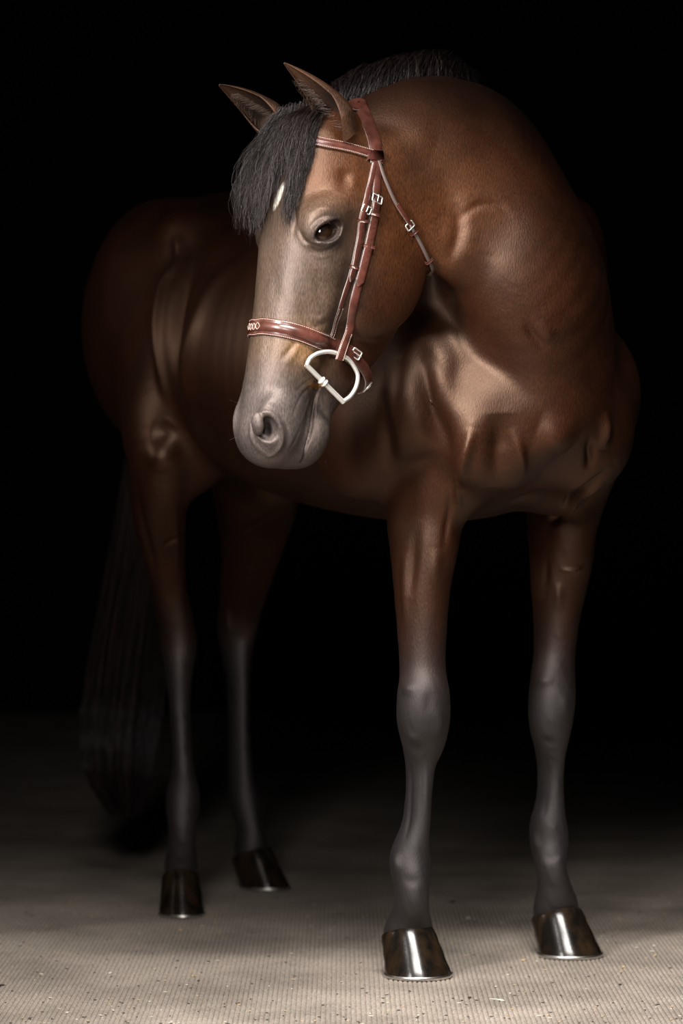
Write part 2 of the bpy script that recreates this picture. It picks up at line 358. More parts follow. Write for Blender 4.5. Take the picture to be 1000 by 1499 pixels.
STROKES = [
  # eyelids and the folds around them
  ([(456, 354), (462, 336), (473, 326), (486, 326), (494, 334)], .0026, .0030),
  ([(456, 354), (466, 356), (480, 353), (491, 345), (494, 334)], .0022, .0028),
  ([(450, 345), (458, 328), (472, 317), (488, 317), (500, 328)], -.0018, .0040),
  ([(448, 322), (464, 308), (482, 306), (498, 314)], .0018, .0080),
  ([(452, 362), (466, 368), (484, 364), (498, 352)], -.0014, .0035),
  ([(456, 372), (472, 377), (490, 371)], .0010, .0045),
  ([(436, 330), (446, 352), (455, 356)], -.0030, .0045), ([(430, 300), (432, 320), (431, 340)], -.0035, .006),
  # hollow above the eye, temple
  ([(498, 284), (505, 262), (510, 245)], -.004, .013), ([(518, 280), (520, 255)], .0015, .010),
  # mouth, lip folds
  (LIPS, -.0075, .0027),
  ([(474, 578), (470, 610), (466, 640), (460, 665)], .002, .010), ([(480, 590), (480, 620), (476, 650)], .002, .009),
  ([(455, 580), (447, 600), (440, 620)], .0014, .006), ([(463, 560), (448, 572), (436, 590), (428, 610)], -.0014, .0035),
  ([(462, 552), (448, 560), (432, 575)], -.0010, .0035), ([(440, 625), (432, 645), (420, 662)], -.0010, .004),
  # nostril rim
  ([(370, 618), (376, 606), (392, 604), (406, 616), (413, 634), (412, 650), (402, 664), (392, 668)], .0040, .0045),
  ([(369, 612), (367, 628), (370, 645), (380, 658), (394, 668)], .0028, .0045),
  ([(378, 594), (394, 593), (412, 608), (421, 630), (421, 650), (410, 668)], -.0026, .0050),
  # nose and cheek folds, veins
  ([(398, 430), (392, 500), (388, 560)], -.0020, .016), ([(435, 498), (424, 512), (412, 526)], -.0020, .0045),
  ([(440, 503), (430, 520), (418, 536)], .0016, .006),
  ([(484, 468), (470, 476), (458, 478), (446, 468), (440, 450)], -.0018, .005), ([(478, 460), (464, 468), (450, 460)], .0016, .006),
  ([(452, 400), (458, 430), (462, 460)], .0014, .009), ([(418, 405), (428, 440), (434, 475)], .0016, .014),
  ([(405, 380), (402, 420), (400, 450)], -.0016, .013), ([(470, 390), (500, 402), (520, 425)], .0014, .012),
  ([(520, 440), (512, 480), (506, 520)], -.003, .014),
] + [(p, a * .5, w * 1.3) for p, a, w in [
  # neck: fold behind the jaw, wind pipe, crest
  ([(650, 392), (664, 366), (672, 330), (668, 290)], -.018, .011), ([(672, 320), (700, 300), (728, 300), (744, 312)], -.006, .006),
  ([(690, 292), (718, 288), (742, 300), (752, 325)], .002, .014), ([(640, 240), (655, 300), (660, 350)], -.008, .018),
  ([(600, 250), (612, 290), (640, 330)], .008, .025), ([(590, 180), (610, 200), (640, 215)], .008, .03),
  ([(560, 162), (620, 160), (690, 178), (760, 240), (840, 350)], -.0025, .012),
  ([(690, 420), (730, 470), (775, 520), (820, 560)], .010, .030), ([(770, 470), (780, 490), (795, 508)], -.014, .006), ([(786, 468), (800, 485), (808, 500)], .010, .010),
  ([(640, 450), (690, 510), (750, 560), (800, 600)], -.012, .022), ([(840, 480), (870, 540), (870, 600)], -.006, .025),
]] + [(p, a, w * 1.1) for p, a, w in [
  # breast and forelegs
  ([(606, 490), (618, 540), (630, 600), (648, 650), (668, 705)], -.026, .024), ([(692, 622), (685, 655), (677, 690), (675, 720)], .016, .010),
  ([(733, 600), (733, 640), (730, 680), (716, 735)], -.024, .026),
  ([(748, 622), (762, 668), (765, 700)], .009, .009),
  ([(782, 632), (812, 640), (838, 655)], .020, .032), ([(800, 715), (770, 730), (740, 735)], -.010, .020),
  ([(862, 640), (864, 665), (860, 690)], -.014, .008), ([(884, 600), (886, 630), (878, 660)], .014, .012),
  ([(898, 680), (870, 705), (836, 728), (812, 760), (802, 785)], -.014, .008), ([(890, 700), (860, 722), (836, 745), (818, 775)], .010, .009),
  ([(585, 520), (580, 580), (590, 650), (606, 720)], .008, .030), ([(560, 560), (568, 640), (575, 700)], -.012, .016),
  ([(668, 700), (672, 740), (682, 785)], .008, .006), ([(662, 720), (656, 760), (650, 800)], -.005, .006),
  ([(612, 760), (604, 820), (600, 880)], -.006, .012), ([(640, 800), (636, 860)], .004, .010), ([(596, 800), (592, 860), (594, 940)], .004, .009),
  ([(800, 810), (798, 850), (790, 880)], -.006, .008), ([(826, 835), (840, 836), (852, 832)], .005, .004), ([(820, 850), (815, 900)], .004, .008),
  # knees, fetlocks
  ([(588, 1016), (596, 1008), (612, 1012)], .0035, .010), ([(597, 1090), (607, 1096), (620, 1092)], -.0035, .009), ([(594, 1070), (604, 1080), (618, 1076)], .003, .009), ([(640, 1030), (644, 1060), (638, 1085)], .0035, .010), ([(628, 1010), (626, 1050)], -.0025, .009),
  ([(784, 1002), (796, 996), (812, 1000)], .004, .010), ([(790, 1080), (802, 1086), (816, 1080)], -.003, .009), ([(826, 1010), (828, 1050)], .003, .009),
  ([(600, 1120), (600, 1180), (594, 1225)], -.004, .005), ([(624, 1120), (624, 1190)], .003, .005), ([(798, 1110), (796, 1190)], -.004, .005),
  ([(588, 1282), (602, 1290), (618, 1286)], -.0022, .009), ([(794, 1250), (806, 1256), (820, 1252)], -.0022, .009), ([(582, 1246), (580, 1264), (586, 1278)], .005, .010), ([(786, 1216), (784, 1232), (790, 1246)], .004, .009),
  # barrel, flank, stifle
  ([(292, 292), (262, 360), (240, 420), (232, 500), (240, 560), (250, 602)], .016, .016),
  ([(310, 340), (272, 400), (254, 460), (252, 530), (266, 590)], -.030, .035),
  ([(370, 370), (318, 410), (284, 480), (270, 540), (276, 590), (296, 640)], .012, .030),
  ([(252, 618), (238, 634), (218, 636)], -.010, .020), ([(235, 672)], .012, .026), 
  ([(200, 700), (212, 780), (230, 860)], -.006, .012), ([(250, 720), (258, 800), (258, 860)], .006, .012),
  ([(240, 800), (252, 790), (268, 776)], -.004, .005), ([(345, 780), (370, 770), (392, 755)], -.004, .006), ([(330, 880), (334, 910), (336, 930)], .006, .008),
]]
V = relief(STROKES, V, Tr)

def ear(base, tip, bend, openv, wid):
    base, tip = np.asarray(base, float), np.asarray(tip, float); ax = nrm(tip - base); ln = np.linalg.norm(tip - base)
    o = nrm(openv - ax * (openv @ ax)); sd = np.cross(ax, o); nt, na = 34, 22
    def shell(off):
        R_ = []
        for i in range(nt):
            t = i / (nt - 1); c = base + ax * ln * t + bend * (math.sin(math.pi * t) ** 1)
            r = wid * (.78 + .22 * math.sin(math.pi * min(t / .3, 1) * .5)) * (1 - max(0, (t - .22) / .78)) ** .85 + .0016 - off * (.3 + .7 * (1 - t))
            A_ = math.radians(160 - 55 * min(1, t * 2.2))
            for j in range(na):
                a = -A_ + 2 * A_ * j / (na - 1)
                R_.append(c - o * math.cos(a) * r * .72 + sd * math.sin(a) * r)
        return np.array(R_)
    Vo, Vi = shell(0), shell(.0035); n = nt * na; Vv = np.vstack([Vo, Vi]); Fq = []
    for i in range(nt - 1):
        for j in range(na - 1):
            a = i * na + j; Fq.append((a, a + 1, a + na + 1, a + na)); a += n; Fq.append((a, a + na, a + na + 1, a + 1))
        for j in (0, na - 1):
            a = i * na + j; q = (a, a + na, a + na + n, a + n); Fq.append(q if j == 0 else q[::-1])
    for j in range(na - 1):
        a = (nt - 1) * na + j; Fq.append((a, a + 1, a + 1 + n, a + n))
    Fq = np.array(Fq); N_ = vnormals(Vv, np.concatenate([Fq[:, [0, 1, 2]], Fq[:, [0, 2, 3]]])); mid_ = [i * na + na // 2 for i in range(2, nt - 4)]
    if (N_[mid_] @ o).mean() > 0: Fq = Fq[:, ::-1]
    EAR_AX.append((base, ax, ln, o)); return Vv, np.concatenate([Fq[:, [0, 1, 2]], Fq[:, [0, 2, 3]]])
EAR_AX = []; ears = []
for b, tip, dt, ov, bend, wd in [((505, 200), (416, 92), -.065, [-.72, -.68, -.1], [.010, 0, .008], .042), ((412, 192), (321, 124), -.05, [-.10, -.85, -.55], [-.002, 0, .010], .034)]:
    dep = H(.03, -.05, .05 if b[0] > 450 else -.05)[1]
    ve, te = ear(P(*b, dep), P(*tip, dep + dt), np.array(bend), np.array(ov), wd); ve, te = refine(ve, te, lambda p, l: l > .004); ears.append((ve, te))
NV0 = len(V)
for ve, te in ears: Tr = np.vstack([Tr, te + len(V)]); V = np.vstack([V, ve])

# ------------------------------------------------------------------ coat colour (by region of the body, some light and shade put in)
def sstep(a, b, x): t = np.clip((x - a) / (b - a), 0, 1); return t * t * (3 - 2 * t)
hh = to_head(V); dirL = (V - O); fz = dirL @ F; NVE = [len(e[0]) for e in ears]
C = np.tile(np.array([.0205, .0059, .0022]), (len(V), 1))
def mix(c, wgt):
    global C
    C = C * (1 - wgt[:, None]) + np.array(c) * wgt[:, None]
inh = 1 - sstep(.002, .02, head_dist(V)); inh[NV0:] = 1
hd3 = head_dist(V); q3 = np.linalg.norm((V - np.array([.06, 5.82, 1.52])) / np.array([.30, .4, .30]), axis=1)
mix([.060, .0195, .0065], (1 - sstep(.30, 1.05, q3)) * .7)                     # browner cheek, and the lit warmth of poll and neck put into the colour
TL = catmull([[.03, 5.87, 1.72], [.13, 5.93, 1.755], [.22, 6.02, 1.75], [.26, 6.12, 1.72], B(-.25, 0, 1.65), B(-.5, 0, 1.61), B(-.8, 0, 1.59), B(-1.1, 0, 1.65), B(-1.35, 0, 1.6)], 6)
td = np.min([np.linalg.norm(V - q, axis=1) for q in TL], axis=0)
mix([.0070, .0028, .0018], .9 * (1 - sstep(.05, .30, td)) * (1 - inh))        # shade of upper neck and haunch put into the topline colour
mix([.0048, .0038, .0042], (1 - sstep(.50, .76, V[:, 2])) * (1 - inh))         # black points
mix([.056, .036, .024], inh * sstep(-.20, -.05, hh[:, 1]) * sstep(.12, .24, hh[:, 0]))   # paler face
mix([.062, .049, .044], inh * sstep(.46, .56, hh[:, 0]))                     # grey-brown muzzle
mix([.16, .085, .035], .8 * inh * np.exp(-((hh[:, 0] - .455) / .035) ** 2 - ((hh[:, 1] + .07) / .05) ** 2))
mix([.05, .026, .016], np.r_[np.zeros(NV0), np.ones(len(V) - NV0)] * .6)
n0 = NV0
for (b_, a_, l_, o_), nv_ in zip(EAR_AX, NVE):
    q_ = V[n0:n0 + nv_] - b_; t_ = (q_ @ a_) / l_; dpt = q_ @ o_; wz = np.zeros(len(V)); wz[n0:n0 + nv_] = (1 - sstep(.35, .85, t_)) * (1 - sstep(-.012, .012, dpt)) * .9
    mix([.010, .007, .006], wz * (np.abs(vnormals(V, Tr) @ o_) > .0) * (vnormals(V, Tr) @ o_ > .1)); n0 += nv_  # shade inside the ear cup put into its inner colour
LQ = catmull([hit(*p)[0] for p in LIPS], 8); ld = np.min([np.linalg.norm(V - q, axis=1) for q in LQ], axis=0); mix([.008, .006, .006], .85 * (1 - sstep(.0018, .0048, ld)))
mix([.010, .007, .007], .8 * inh * (1 - sstep(.012, .021, np.sqrt(((hh[:, 0] - EYE[0]) * .6) ** 2 + (hh[:, 1] - EYE[1]) ** 2))) * (np.abs(hh[:, 2]) > .07))  # dark lid rims, with the upper lid's shade put into the colour
st = hit(408, 287)[0] if hit(408, 287) else H(.18, .01, 0); sh = to_head(st)
ds = np.sqrt((((hh[:, 0] - sh[0]) * .35)) ** 2 + (hh[:, 1] - sh[1]) ** 2 * .2 + (hh[:, 2] - sh[2] + (hh[:, 0] - sh[0]) * .25) ** 2)
mix([.72, .66, .56], (1 - sstep(.006, .011, ds)) * inh)                       # star
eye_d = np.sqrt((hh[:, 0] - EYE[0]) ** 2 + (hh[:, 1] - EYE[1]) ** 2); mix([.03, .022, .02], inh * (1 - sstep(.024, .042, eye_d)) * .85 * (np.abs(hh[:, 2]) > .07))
mix([.012, .009, .009], inh * (1 - sstep(.010, .018, np.sqrt((hh[:, 0] - NO[0]) ** 2 * .6 + (hh[:, 1] - NO[1] + .006) ** 2))) * (1 - sstep(.044, .054, np.abs(hh[:, 2]))))

horse = empty('horse', B(-.5, 0, 0))
tag(horse, 'dark bay horse standing with its head turned aside, wearing a brown bridle', 'horse')
coat = material('coat', (.07, .03, .015), .43, .65, **{'Specular Tint': (1.0, .76, .58, 1)})
nt = coat.node_tree; bs = nt.nodes['Principled BSDF']
def node(nt, t, **kw):
    n = nt.nodes.new(t)
    for k, v in kw.items():
        if k in n.inputs: n.inputs[k].default_value = v
        else: setattr(n, k, v)
    return n
att = node(nt, 'ShaderNodeAttribute', attribute_name='coat'); tc = node(nt, 'ShaderNodeTexCoord')
mp = node(nt, 'ShaderNodeMapping'); mp.inputs['Scale'].default_value = (1, 1, .28); nt.links.new(tc.outputs['Object'], mp.inputs['Vector'])
nz = node(nt, 'ShaderNodeTexNoise', Scale=420., Detail=3.); nt.links.new(mp.outputs[0], nz.inputs['Vector'])
n2 = node(nt, 'ShaderNodeTexNoise', Scale=8., Detail=5., Roughness=.55); nt.links.new(tc.outputs['Object'], n2.inputs['Vector'])
m1 = node(nt, 'ShaderNodeMapRange'); m1.inputs['From Min'].default_value = .25; m1.inputs['From Max'].default_value = .75; m1.inputs['To Min'].default_value = .45; m1.inputs['To Max'].default_value = 1.55; nt.links.new(nz.outputs[0], m1.inputs['Value'])
m2 = node(nt, 'ShaderNodeMapRange'); m2.inputs['From Min'].default_value = .3; m2.inputs['From Max'].default_value = .7; m2.inputs['To Min'].default_value = .62; m2.inputs['To Max'].default_value = 1.38; nt.links.new(n2.outputs[0], m2.inputs['Value'])
mm = node(nt, 'ShaderNodeMath', operation='MULTIPLY'); nt.links.new(m1.outputs[0], mm.inputs[0]); nt.links.new(m2.outputs[0], mm.inputs[1])
vm = node(nt, 'ShaderNodeVectorMath', operation='SCALE'); nt.links.new(att.outputs['Color'], vm.inputs[0]); nt.links.new(mm.outputs[0], vm.inputs['Scale'])
nt.links.new(vm.outputs[0], bs.inputs['Base Color'])
nt.links.new(att.outputs['Alpha'], bs.inputs['Roughness'])
a2 = node(nt, 'ShaderNodeAttribute', attribute_name='cool'); mxc = node(nt, 'ShaderNodeMix', data_type='RGBA'); mxc.inputs[6].default_value = (1, .66, .48, 1); mxc.inputs[7].default_value = (1, .91, .90, 1)
nt.links.new(a2.outputs['Fac'], mxc.inputs[0]); nt.links.new(mxc.outputs[2], bs.inputs['Specular Tint'])
bp = node(nt, 'ShaderNodeBump', Strength=.7, Distance=.0008); nt.links.new(nz.outputs[0], bp.inputs['Height']); nt.links.new(bp.outputs[0], bs.inputs['Normal'])
me = np_mesh('body', V, Tr)
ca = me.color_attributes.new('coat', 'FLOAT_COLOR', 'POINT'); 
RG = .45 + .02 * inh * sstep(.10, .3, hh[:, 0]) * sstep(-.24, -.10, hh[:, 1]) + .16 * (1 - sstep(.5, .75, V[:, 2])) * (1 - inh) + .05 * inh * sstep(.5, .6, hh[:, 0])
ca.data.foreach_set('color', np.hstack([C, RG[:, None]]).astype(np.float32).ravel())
cl_ = me.attributes.new('cool', 'FLOAT', 'POINT'); cl_.data.foreach_set('value', np.clip((1 - sstep(.50, .80, V[:, 2])) * (1 - inh) + inh * sstep(.15, .3, hh[:, 0]) * sstep(-.22, -.08, hh[:, 1]) * .6, 0, 1).astype(np.float32))
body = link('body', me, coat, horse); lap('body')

# eyes
def grid_sphere(c, r, n=24):
    bm = bmesh.new(); bmesh.ops.create_uvsphere(bm, u_segments=n * 2, v_segments=n, radius=r); bmesh.ops.translate(bm, vec=Vector(c), verts=bm.verts)
    me = bpy.data.meshes.new('eye'); bm.to_mesh(me); bm.free(); return me
eye_m = material('eye_brown', (.018, .008, .004), .04, .8, **{'Coat Weight': 1.0, 'Coat Roughness': .02})
for s_ in (1, -1):
    e = link('eye', grid_sphere(H(EYE[0], EYE[1], .0775 * s_), .0265), eye_m, horse)
    if s_ > 0: e['label'] = 'glossy dark brown eye'


# ------------------------------------------------------------------ barn shell and floor
black = material('black_boards', (.006, .005, .005), .9, .1)
def box_mesh(lo, hi):
    x0, y0, z0 = lo; x1, y1, z1 = hi
    v = [(x, y, z) for x in (x0, x1) for y in (y0, y1) for z in (z0, z1)]
    return np_mesh('box', v, [(0, 1, 3, 2), (4, 6, 7, 5), (0, 4, 5, 1), (2, 3, 7, 6), (0, 2, 6, 4), (1, 5, 7, 3)])
for nm, lo, hi in [('wall_left', (-3.5, 5.0, -.1), (-3.3, 14, 3.4)), ('wall_right', (3.3, 5.0, -.1), (3.5, 14, 3.4)), ('wall_back', (-3.5, 14, -.1), (3.5, 14.2, 3.4)),
                   ('ceiling', (-3.5, 4.6, 3.4), (3.5, 14.2, 3.6)), ('wall_front', (-3.5, 4.8, -.1), (-.86, 5.0, 3.4)), ('wall_front', (1.3, 4.8, -.1), (3.5, 5.0, 3.4)), ('trim_lintel', (-.86, 4.8, 2.6), (1.3, 5.0, 3.4))]:  # unseen front wall, its left edge brought inward to shade the haunch
    tag(link(nm, box_mesh(lo, hi), black, smooth=False), kind='structure')

def surf_material(name, c1, c2, rough):
    m = material(name, c1, rough, .25); nt = m.node_tree; b = nt.nodes['Principled BSDF']; tc = node(nt, 'ShaderNodeTexCoord')
    a = node(nt, 'ShaderNodeTexNoise', Scale=3.0, Detail=8., Roughness=.65); nt.links.new(tc.outputs['Object'], a.inputs['Vector'])
    r = node(nt, 'ShaderNodeValToRGB'); r.color_ramp.elements[0].position = .34; r.color_ramp.elements[0].color = (*c2, 1); r.color_ramp.elements[1].position = .60; r.color_ramp.elements[1].color = (*c1, 1)
    nt.links.new(a.outputs[0], r.inputs[0])
    g = node(nt, 'ShaderNodeTexNoise', Scale=170., Detail=3.); nt.links.new(tc.outputs['Object'], g.inputs['Vector'])
    mr = node(nt, 'ShaderNodeMapRange'); mr.inputs['From Min'].default_value = .3; mr.inputs['From Max'].default_value = .7; mr.inputs['To Min'].default_value = .6; mr.inputs['To Max'].default_value = 1.35; nt.links.new(g.outputs[0], mr.inputs['Value'])
    v = node(nt, 'ShaderNodeVectorMath', operation='SCALE'); nt.links.new(r.outputs[0], v.inputs[0]); nt.links.new(mr.outputs[0], v.inputs['Scale'])
    nt.links.new(v.outputs[0], b.inputs['Base Color'])
    bp = node(nt, 'ShaderNodeBump', Strength=.5, Distance=.002); nt.links.new(g.outputs[0], bp.inputs['Height']); nt.links.new(bp.outputs[0], b.inputs['Normal'])
    return m
fl = surf_material('ribbed_concrete', (.33, .28, .235), (.20, .168, .14), .75); gr = surf_material('dirty_groove', (.20, .17, .14), (.10, .09, .075), .9)
pitch, y0, y1 = .0092, -1.0, 14.0
n = 1400; xs = (np.arange(n) - n / 2) * pitch; pv = np.array([(0, -.002), (.0016, 0), (.0060, 0), (.0076, -.002)])
Vf = np.array([[x + a, y, z] for y in (y0, y1) for x in xs for a, z in pv]); nn = n * 4; Ff = [(i, i + 1, i + 1 + nn, i + nn) for i in range(nn - 1)]
fm = np_mesh('floor', Vf, Ff); floor = link('floor', fm, [fl, gr], smooth=False); tag(floor, kind='structure')
floor.data.polygons.foreach_set('material_index', [1 if i % 4 == 3 else 0 for i in range(len(floor.data.polygons))])

# ------------------------------------------------------------------ hooves
hoof_m = material('hoof_horn', (.022, .013, .008), 0.20, .22, **{'Coat Weight': .06, 'Coat Roughness': .08})
nt = hoof_m.node_tree; tc = node(nt, 'ShaderNodeTexCoord'); mp = node(nt, 'ShaderNodeMapping'); mp.inputs['Scale'].default_value = (1, 1, .25)
a = node(nt, 'ShaderNodeTexNoise', Scale=45., Detail=4.); r = node(nt, 'ShaderNodeValToRGB'); nt.links.new(tc.outputs['Object'], mp.inputs[0]); nt.links.new(mp.outputs[0], a.inputs['Vector']); nt.links.new(a.outputs[0], r.inputs[0])
r.color_ramp.elements[0].position = .38; r.color_ramp.elements[0].color = (.006, .005, .004, 1); r.color_ramp.elements[1].position = .72; r.color_ramp.elements[1].color = (.026, .015, .008, 1)
nt.links.new(r.outputs[0], nt.nodes['Principled BSDF'].inputs['Base Color'])
bp = node(nt, 'ShaderNodeBump', Strength=.12, Distance=.002); nt.links.new(a.outputs[0], bp.inputs['Height']); nt.links.new(bp.outputs[0], nt.nodes['Principled BSDF'].inputs['Normal'])
steel = material('worn_steel', (.55, .53, .50), .35, .5, 1.0)
def outline(k, a):
    """hoof ground outline, a = 0 at the toe"""
    return np.array([math.cos(a) * (.070 if math.cos(a) > 0 else .062), math.sin(a) * .066 * (1 - .10 * max(0, -math.cos(a)))]) * k
def make_hoof(cx, cy, d, ang, wk=1.0, hk=1.0):
    c = P(cx, cy, d); fw = nrm([math.sin(ang), -math.cos(ang), 0]); sd = np.array([-fw[1], fw[0], 0]); n = 48; rows = []; lv = [0, .12, .3, .5, .7, .86, .95, 1.0, 1.03, 1.03]
    for i, t in enumerate(lv):
        k = (1.0 - .19 * t) * (1 if i < 8 else (.97 if i == 8 else .8)); k *= 1 + .012 * math.sin(t * 17)
        for j in range(n):
            a = 2 * math.pi * j / n; o = outline(k, a); fr = (math.cos(a) + 1) / 2; zt = (.060 + .036 * fr) * hk
            sh = -t * (.046 + .002 * fr)
            rows.append([*(c + fw * (o[0] + sh) + sd * o[1] * wk)[:2], .0075 + t * (zt - .0075)])
    V_ = rows; F_q = [(i * n + j, i * n + (j + 1) % n, (i + 1) * n + (j + 1) % n, (i + 1) * n + j) for i in range(len(lv) - 1) for j in range(n)]
    o = link('hoof', np_mesh('hoof', V_, F_q), hoof_m, horse)
    # shoe
    V_, F_q = [], []; m = 40
    for j in range(m):
        a = -2.55 + 5.1 * j / (m - 1)
        for k, z in ((1.02, .0), (1.035, .0075), (.70, .0075), (.70, 0)):
            q = outline(k, a); V_.append([*(c + fw * q[0] + sd * q[1] * wk)[:2], z + .0005])
    for j in range(m - 1):
        for q in range(4): F_q.append((j * 4 + q, j * 4 + (q + 1) % 4, j * 4 + 4 + (q + 1) % 4, j * 4 + 4 + q))
    F_q += [(3, 2, 1, 0), (m * 4 - 4, m * 4 - 3, m * 4 - 2, m * 4 - 1)]
    sh = link('horseshoe', np_mesh('horseshoe', V_, F_q), steel, o, smooth=False); sh['label'] = 'thin steel shoe under the hoof'
for cx, cy, d, ang, wk, hk in [(611, 1400, 6.045, .42, 1.0, 1.0), (833, 1370, 6.325, .55, 1.0, 1.0), (266, 1310, 6.965, .12, .78, 1.05), (386, 1280, 7.455, .80, .86, 1.0)]:
    make_hoof(cx, cy, d, ang, wk, hk)

# ------------------------------------------------------------------ hair
def strands(name, Pn, r0, r1, mat, parent, label=None):
    """Pn (N, K, 3) -> tapered three-sided hairs in one mesh"""
    N, K, _ = Pn.shape; T_ = np.gradient(Pn, axis=1); T_ /= np.linalg.norm(T_, axis=2, keepdims=True) + 1e-9
    ref = np.array([.31, -.77, .55]); A = np.cross(T_, ref); A /= np.linalg.norm(A, axis=2, keepdims=True) + 1e-9; Bv = np.cross(T_, A)
    rr = np.linspace(r0, r1, K)[None, :, None] if np.ndim(r0) == 0 else None
    ring = np.stack([Pn + (A * math.cos(q) + Bv * math.sin(q)) * rr for q in (0, 2.094, 4.189)], 2)   # N K 3 3
    Vv = ring.reshape(-1, 3); base = (np.arange(N)[:, None] * K + np.arange(K - 1)[None]) * 3; Fq = []
    for q in range(3):
        q2 = (q + 1) % 3; Fq.append(np.stack([base + q, base + q2, base + 3 + q2, base + 3 + q], -1).reshape(-1, 4))
    me = np_mesh(name, Vv, np.concatenate(Fq)); at_ = me.attributes.new('tone', 'FLOAT', 'POINT')
    tn = np.random.default_rng(K).lognormal(0, .75, N); at_.data.foreach_set('value', np.repeat(tn, K * 3).astype(np.float32))
    o = link(name, me, mat, parent); o['kind'] = 'stuff'
    if label: o['label'] = label
    return o
def spline_rows(C4, K):
    """C4 (N, M, 3) control points -> (N, K, 3) smooth"""
    N, M, _ = C4.shape; Q = np.concatenate([2 * C4[:, :1] - C4[:, 1:2], C4, 2 * C4[:, -1:] - C4[:, -2:-1]], 1); out = []
    for t in np.linspace(0, M - 1 - 1e-6, K):
        i = int(t); f = t - i; p0, p1, p2, p3 = (Q[:, i + j] for j in range(4))
        out.append(.5 * ((2 * p1) + (p2 - p0) * f + (2 * p0 - 5 * p1 + 4 * p2 - p3) * f * f + (3 * p1 - p0 - 3 * p2 + p3) * f ** 3))
    return np.stack(out, 1)
hair_m = material('dark_hair', (.010, .006, .0055), .36, .5)
nt = hair_m.node_tree; at_ = node(nt, 'ShaderNodeAttribute', attribute_name='tone'); vs = node(nt, 'ShaderNodeVectorMath', operation='SCALE'); vs.inputs[0].default_value = (.010, .0062, .0058)
nt.links.new(at_.outputs['Fac'], vs.inputs['Scale']); nt.links.new(vs.outputs[0], nt.nodes['Principled BSDF'].inputs['Base Color'])
mt = node(nt, 'ShaderNodeMath', operation='MULTIPLY'); mt.inputs[1].default_value = .38; mt.use_clamp = True; nt.links.new(at_.outputs['Fac'], mt.inputs[0]); nt.links.new(mt.outputs[0], nt.nodes['Principled BSDF'].inputs['Specular IOR Level'])
def frizz(Pn, amp, seed):
    r = np.random.default_rng(seed); N, K, _ = Pn.shape; t = np.linspace(0, 1, K)
    for fr, am in ((2.2, 1.0), (6.0, .35), (13.0, .12)):
        ph = r.uniform(0, 6.28, (N, 1, 3)); Pn = Pn + amp * am * np.sin(fr * t[None, :, None] * 6.28 * r.uniform(.7, 1.3, (N, 1, 1)) + ph) * t[None, :, None]
    return Pn
HEADP = [p for p in PRIMS[N_BODY:] if not p[4]]
def push_out(Pn, dirv, gap):
    sh_ = Pn.shape; Q = Pn.reshape(-1, 3).copy(); g = np.broadcast_to(gap, sh_[:2]).reshape(-1)
    for _ in range(3):
        d = field_points(Q, HEADP); Q += dirv * np.maximum(g - d, 0)[:, None]
    return Q.reshape(sh_)
# forelock: five pixel rows of (left, right) limits turned into points on planes across the head
N = 4200; a = rng.uniform(0, 1, N) ** .9; lay = rng.uniform(0, 1, N); ln = rng.uniform(.3, 1, N) ** .6
rowsF = [((408, 168), (478, 152)), ((388, 192), (474, 190)), ((362, 240), (466, 232)), ((350, 290), (458, 280)), ((354, 338), (446, 330))]
ctl = []
for k, (l_, r_) in enumerate(rowsF):
    px = l_[0] + (r_[0] - l_[0]) * a + rng.normal(0, 2.5 + k, N); py = l_[1] + (r_[1] - l_[1]) * a + rng.normal(0, 5, N)
    sv = (-.05 + .09 * a) * (1 + .35 * min(k, 2)); aa = np.stack([(px - 500) / FPX, np.ones(N), (749.5 - py) / FPX], 1); c0 = np.array([0, 0, CAM_H])
    t = (sv - (c0 - HO) @ S) / (aa @ S); ctl.append(c0 + aa * t[:, None])
ctl = np.stack(ctl, 1); Pn = spline_rows(ctl, 26)
cut = ln[:, None] * np.linspace(0, 1, 15)[None]; ii = cut * 25; i0 = np.floor(ii).astype(int).clip(0, 24); fq = (ii - i0)[..., None]
Pn = np.take_along_axis(Pn, i0[..., None], 1) * (1 - fq) + np.take_along_axis(Pn, i0[..., None] + 1, 1) * fq
tt = np.linspace(0, 1, 15)
# clumps
cid = (a * 70).astype(int); cw = rng.normal(0, .010, (72, 1, 3)); Pn = Pn + cw[cid] * (tt[None, :, None] ** 1.2)
Pn = push_out(Pn, W, .003 + (.004 + .022 * lay[:, None]) * np.sin(np.pi * np.clip(tt * .75 + .08, 0, 1))[None] ** .8)
Pn = frizz(Pn, .0040, 5)
qx = 500 + Pn[..., 0] / Pn[..., 1] * FPX; qy = 749.5 - (Pn[..., 2] - CAM_H) / Pn[..., 1] * FPX
near_star = (np.abs(qx - (412 - (qy - 262) * .27)) < 8 + 2 * np.sin(qy * .3)) & (qy > 258) & (qy < 335)      # the parting over the star
keep = ~(near_star.any(1)) | (rng.uniform(0, 1, len(Pn)) < .06); Pn = Pn[keep]
strands('forelock', Pn, .00042, .00018, hair_m, horse, 'black tousled forelock falling over the forehead')
lap('forelock')
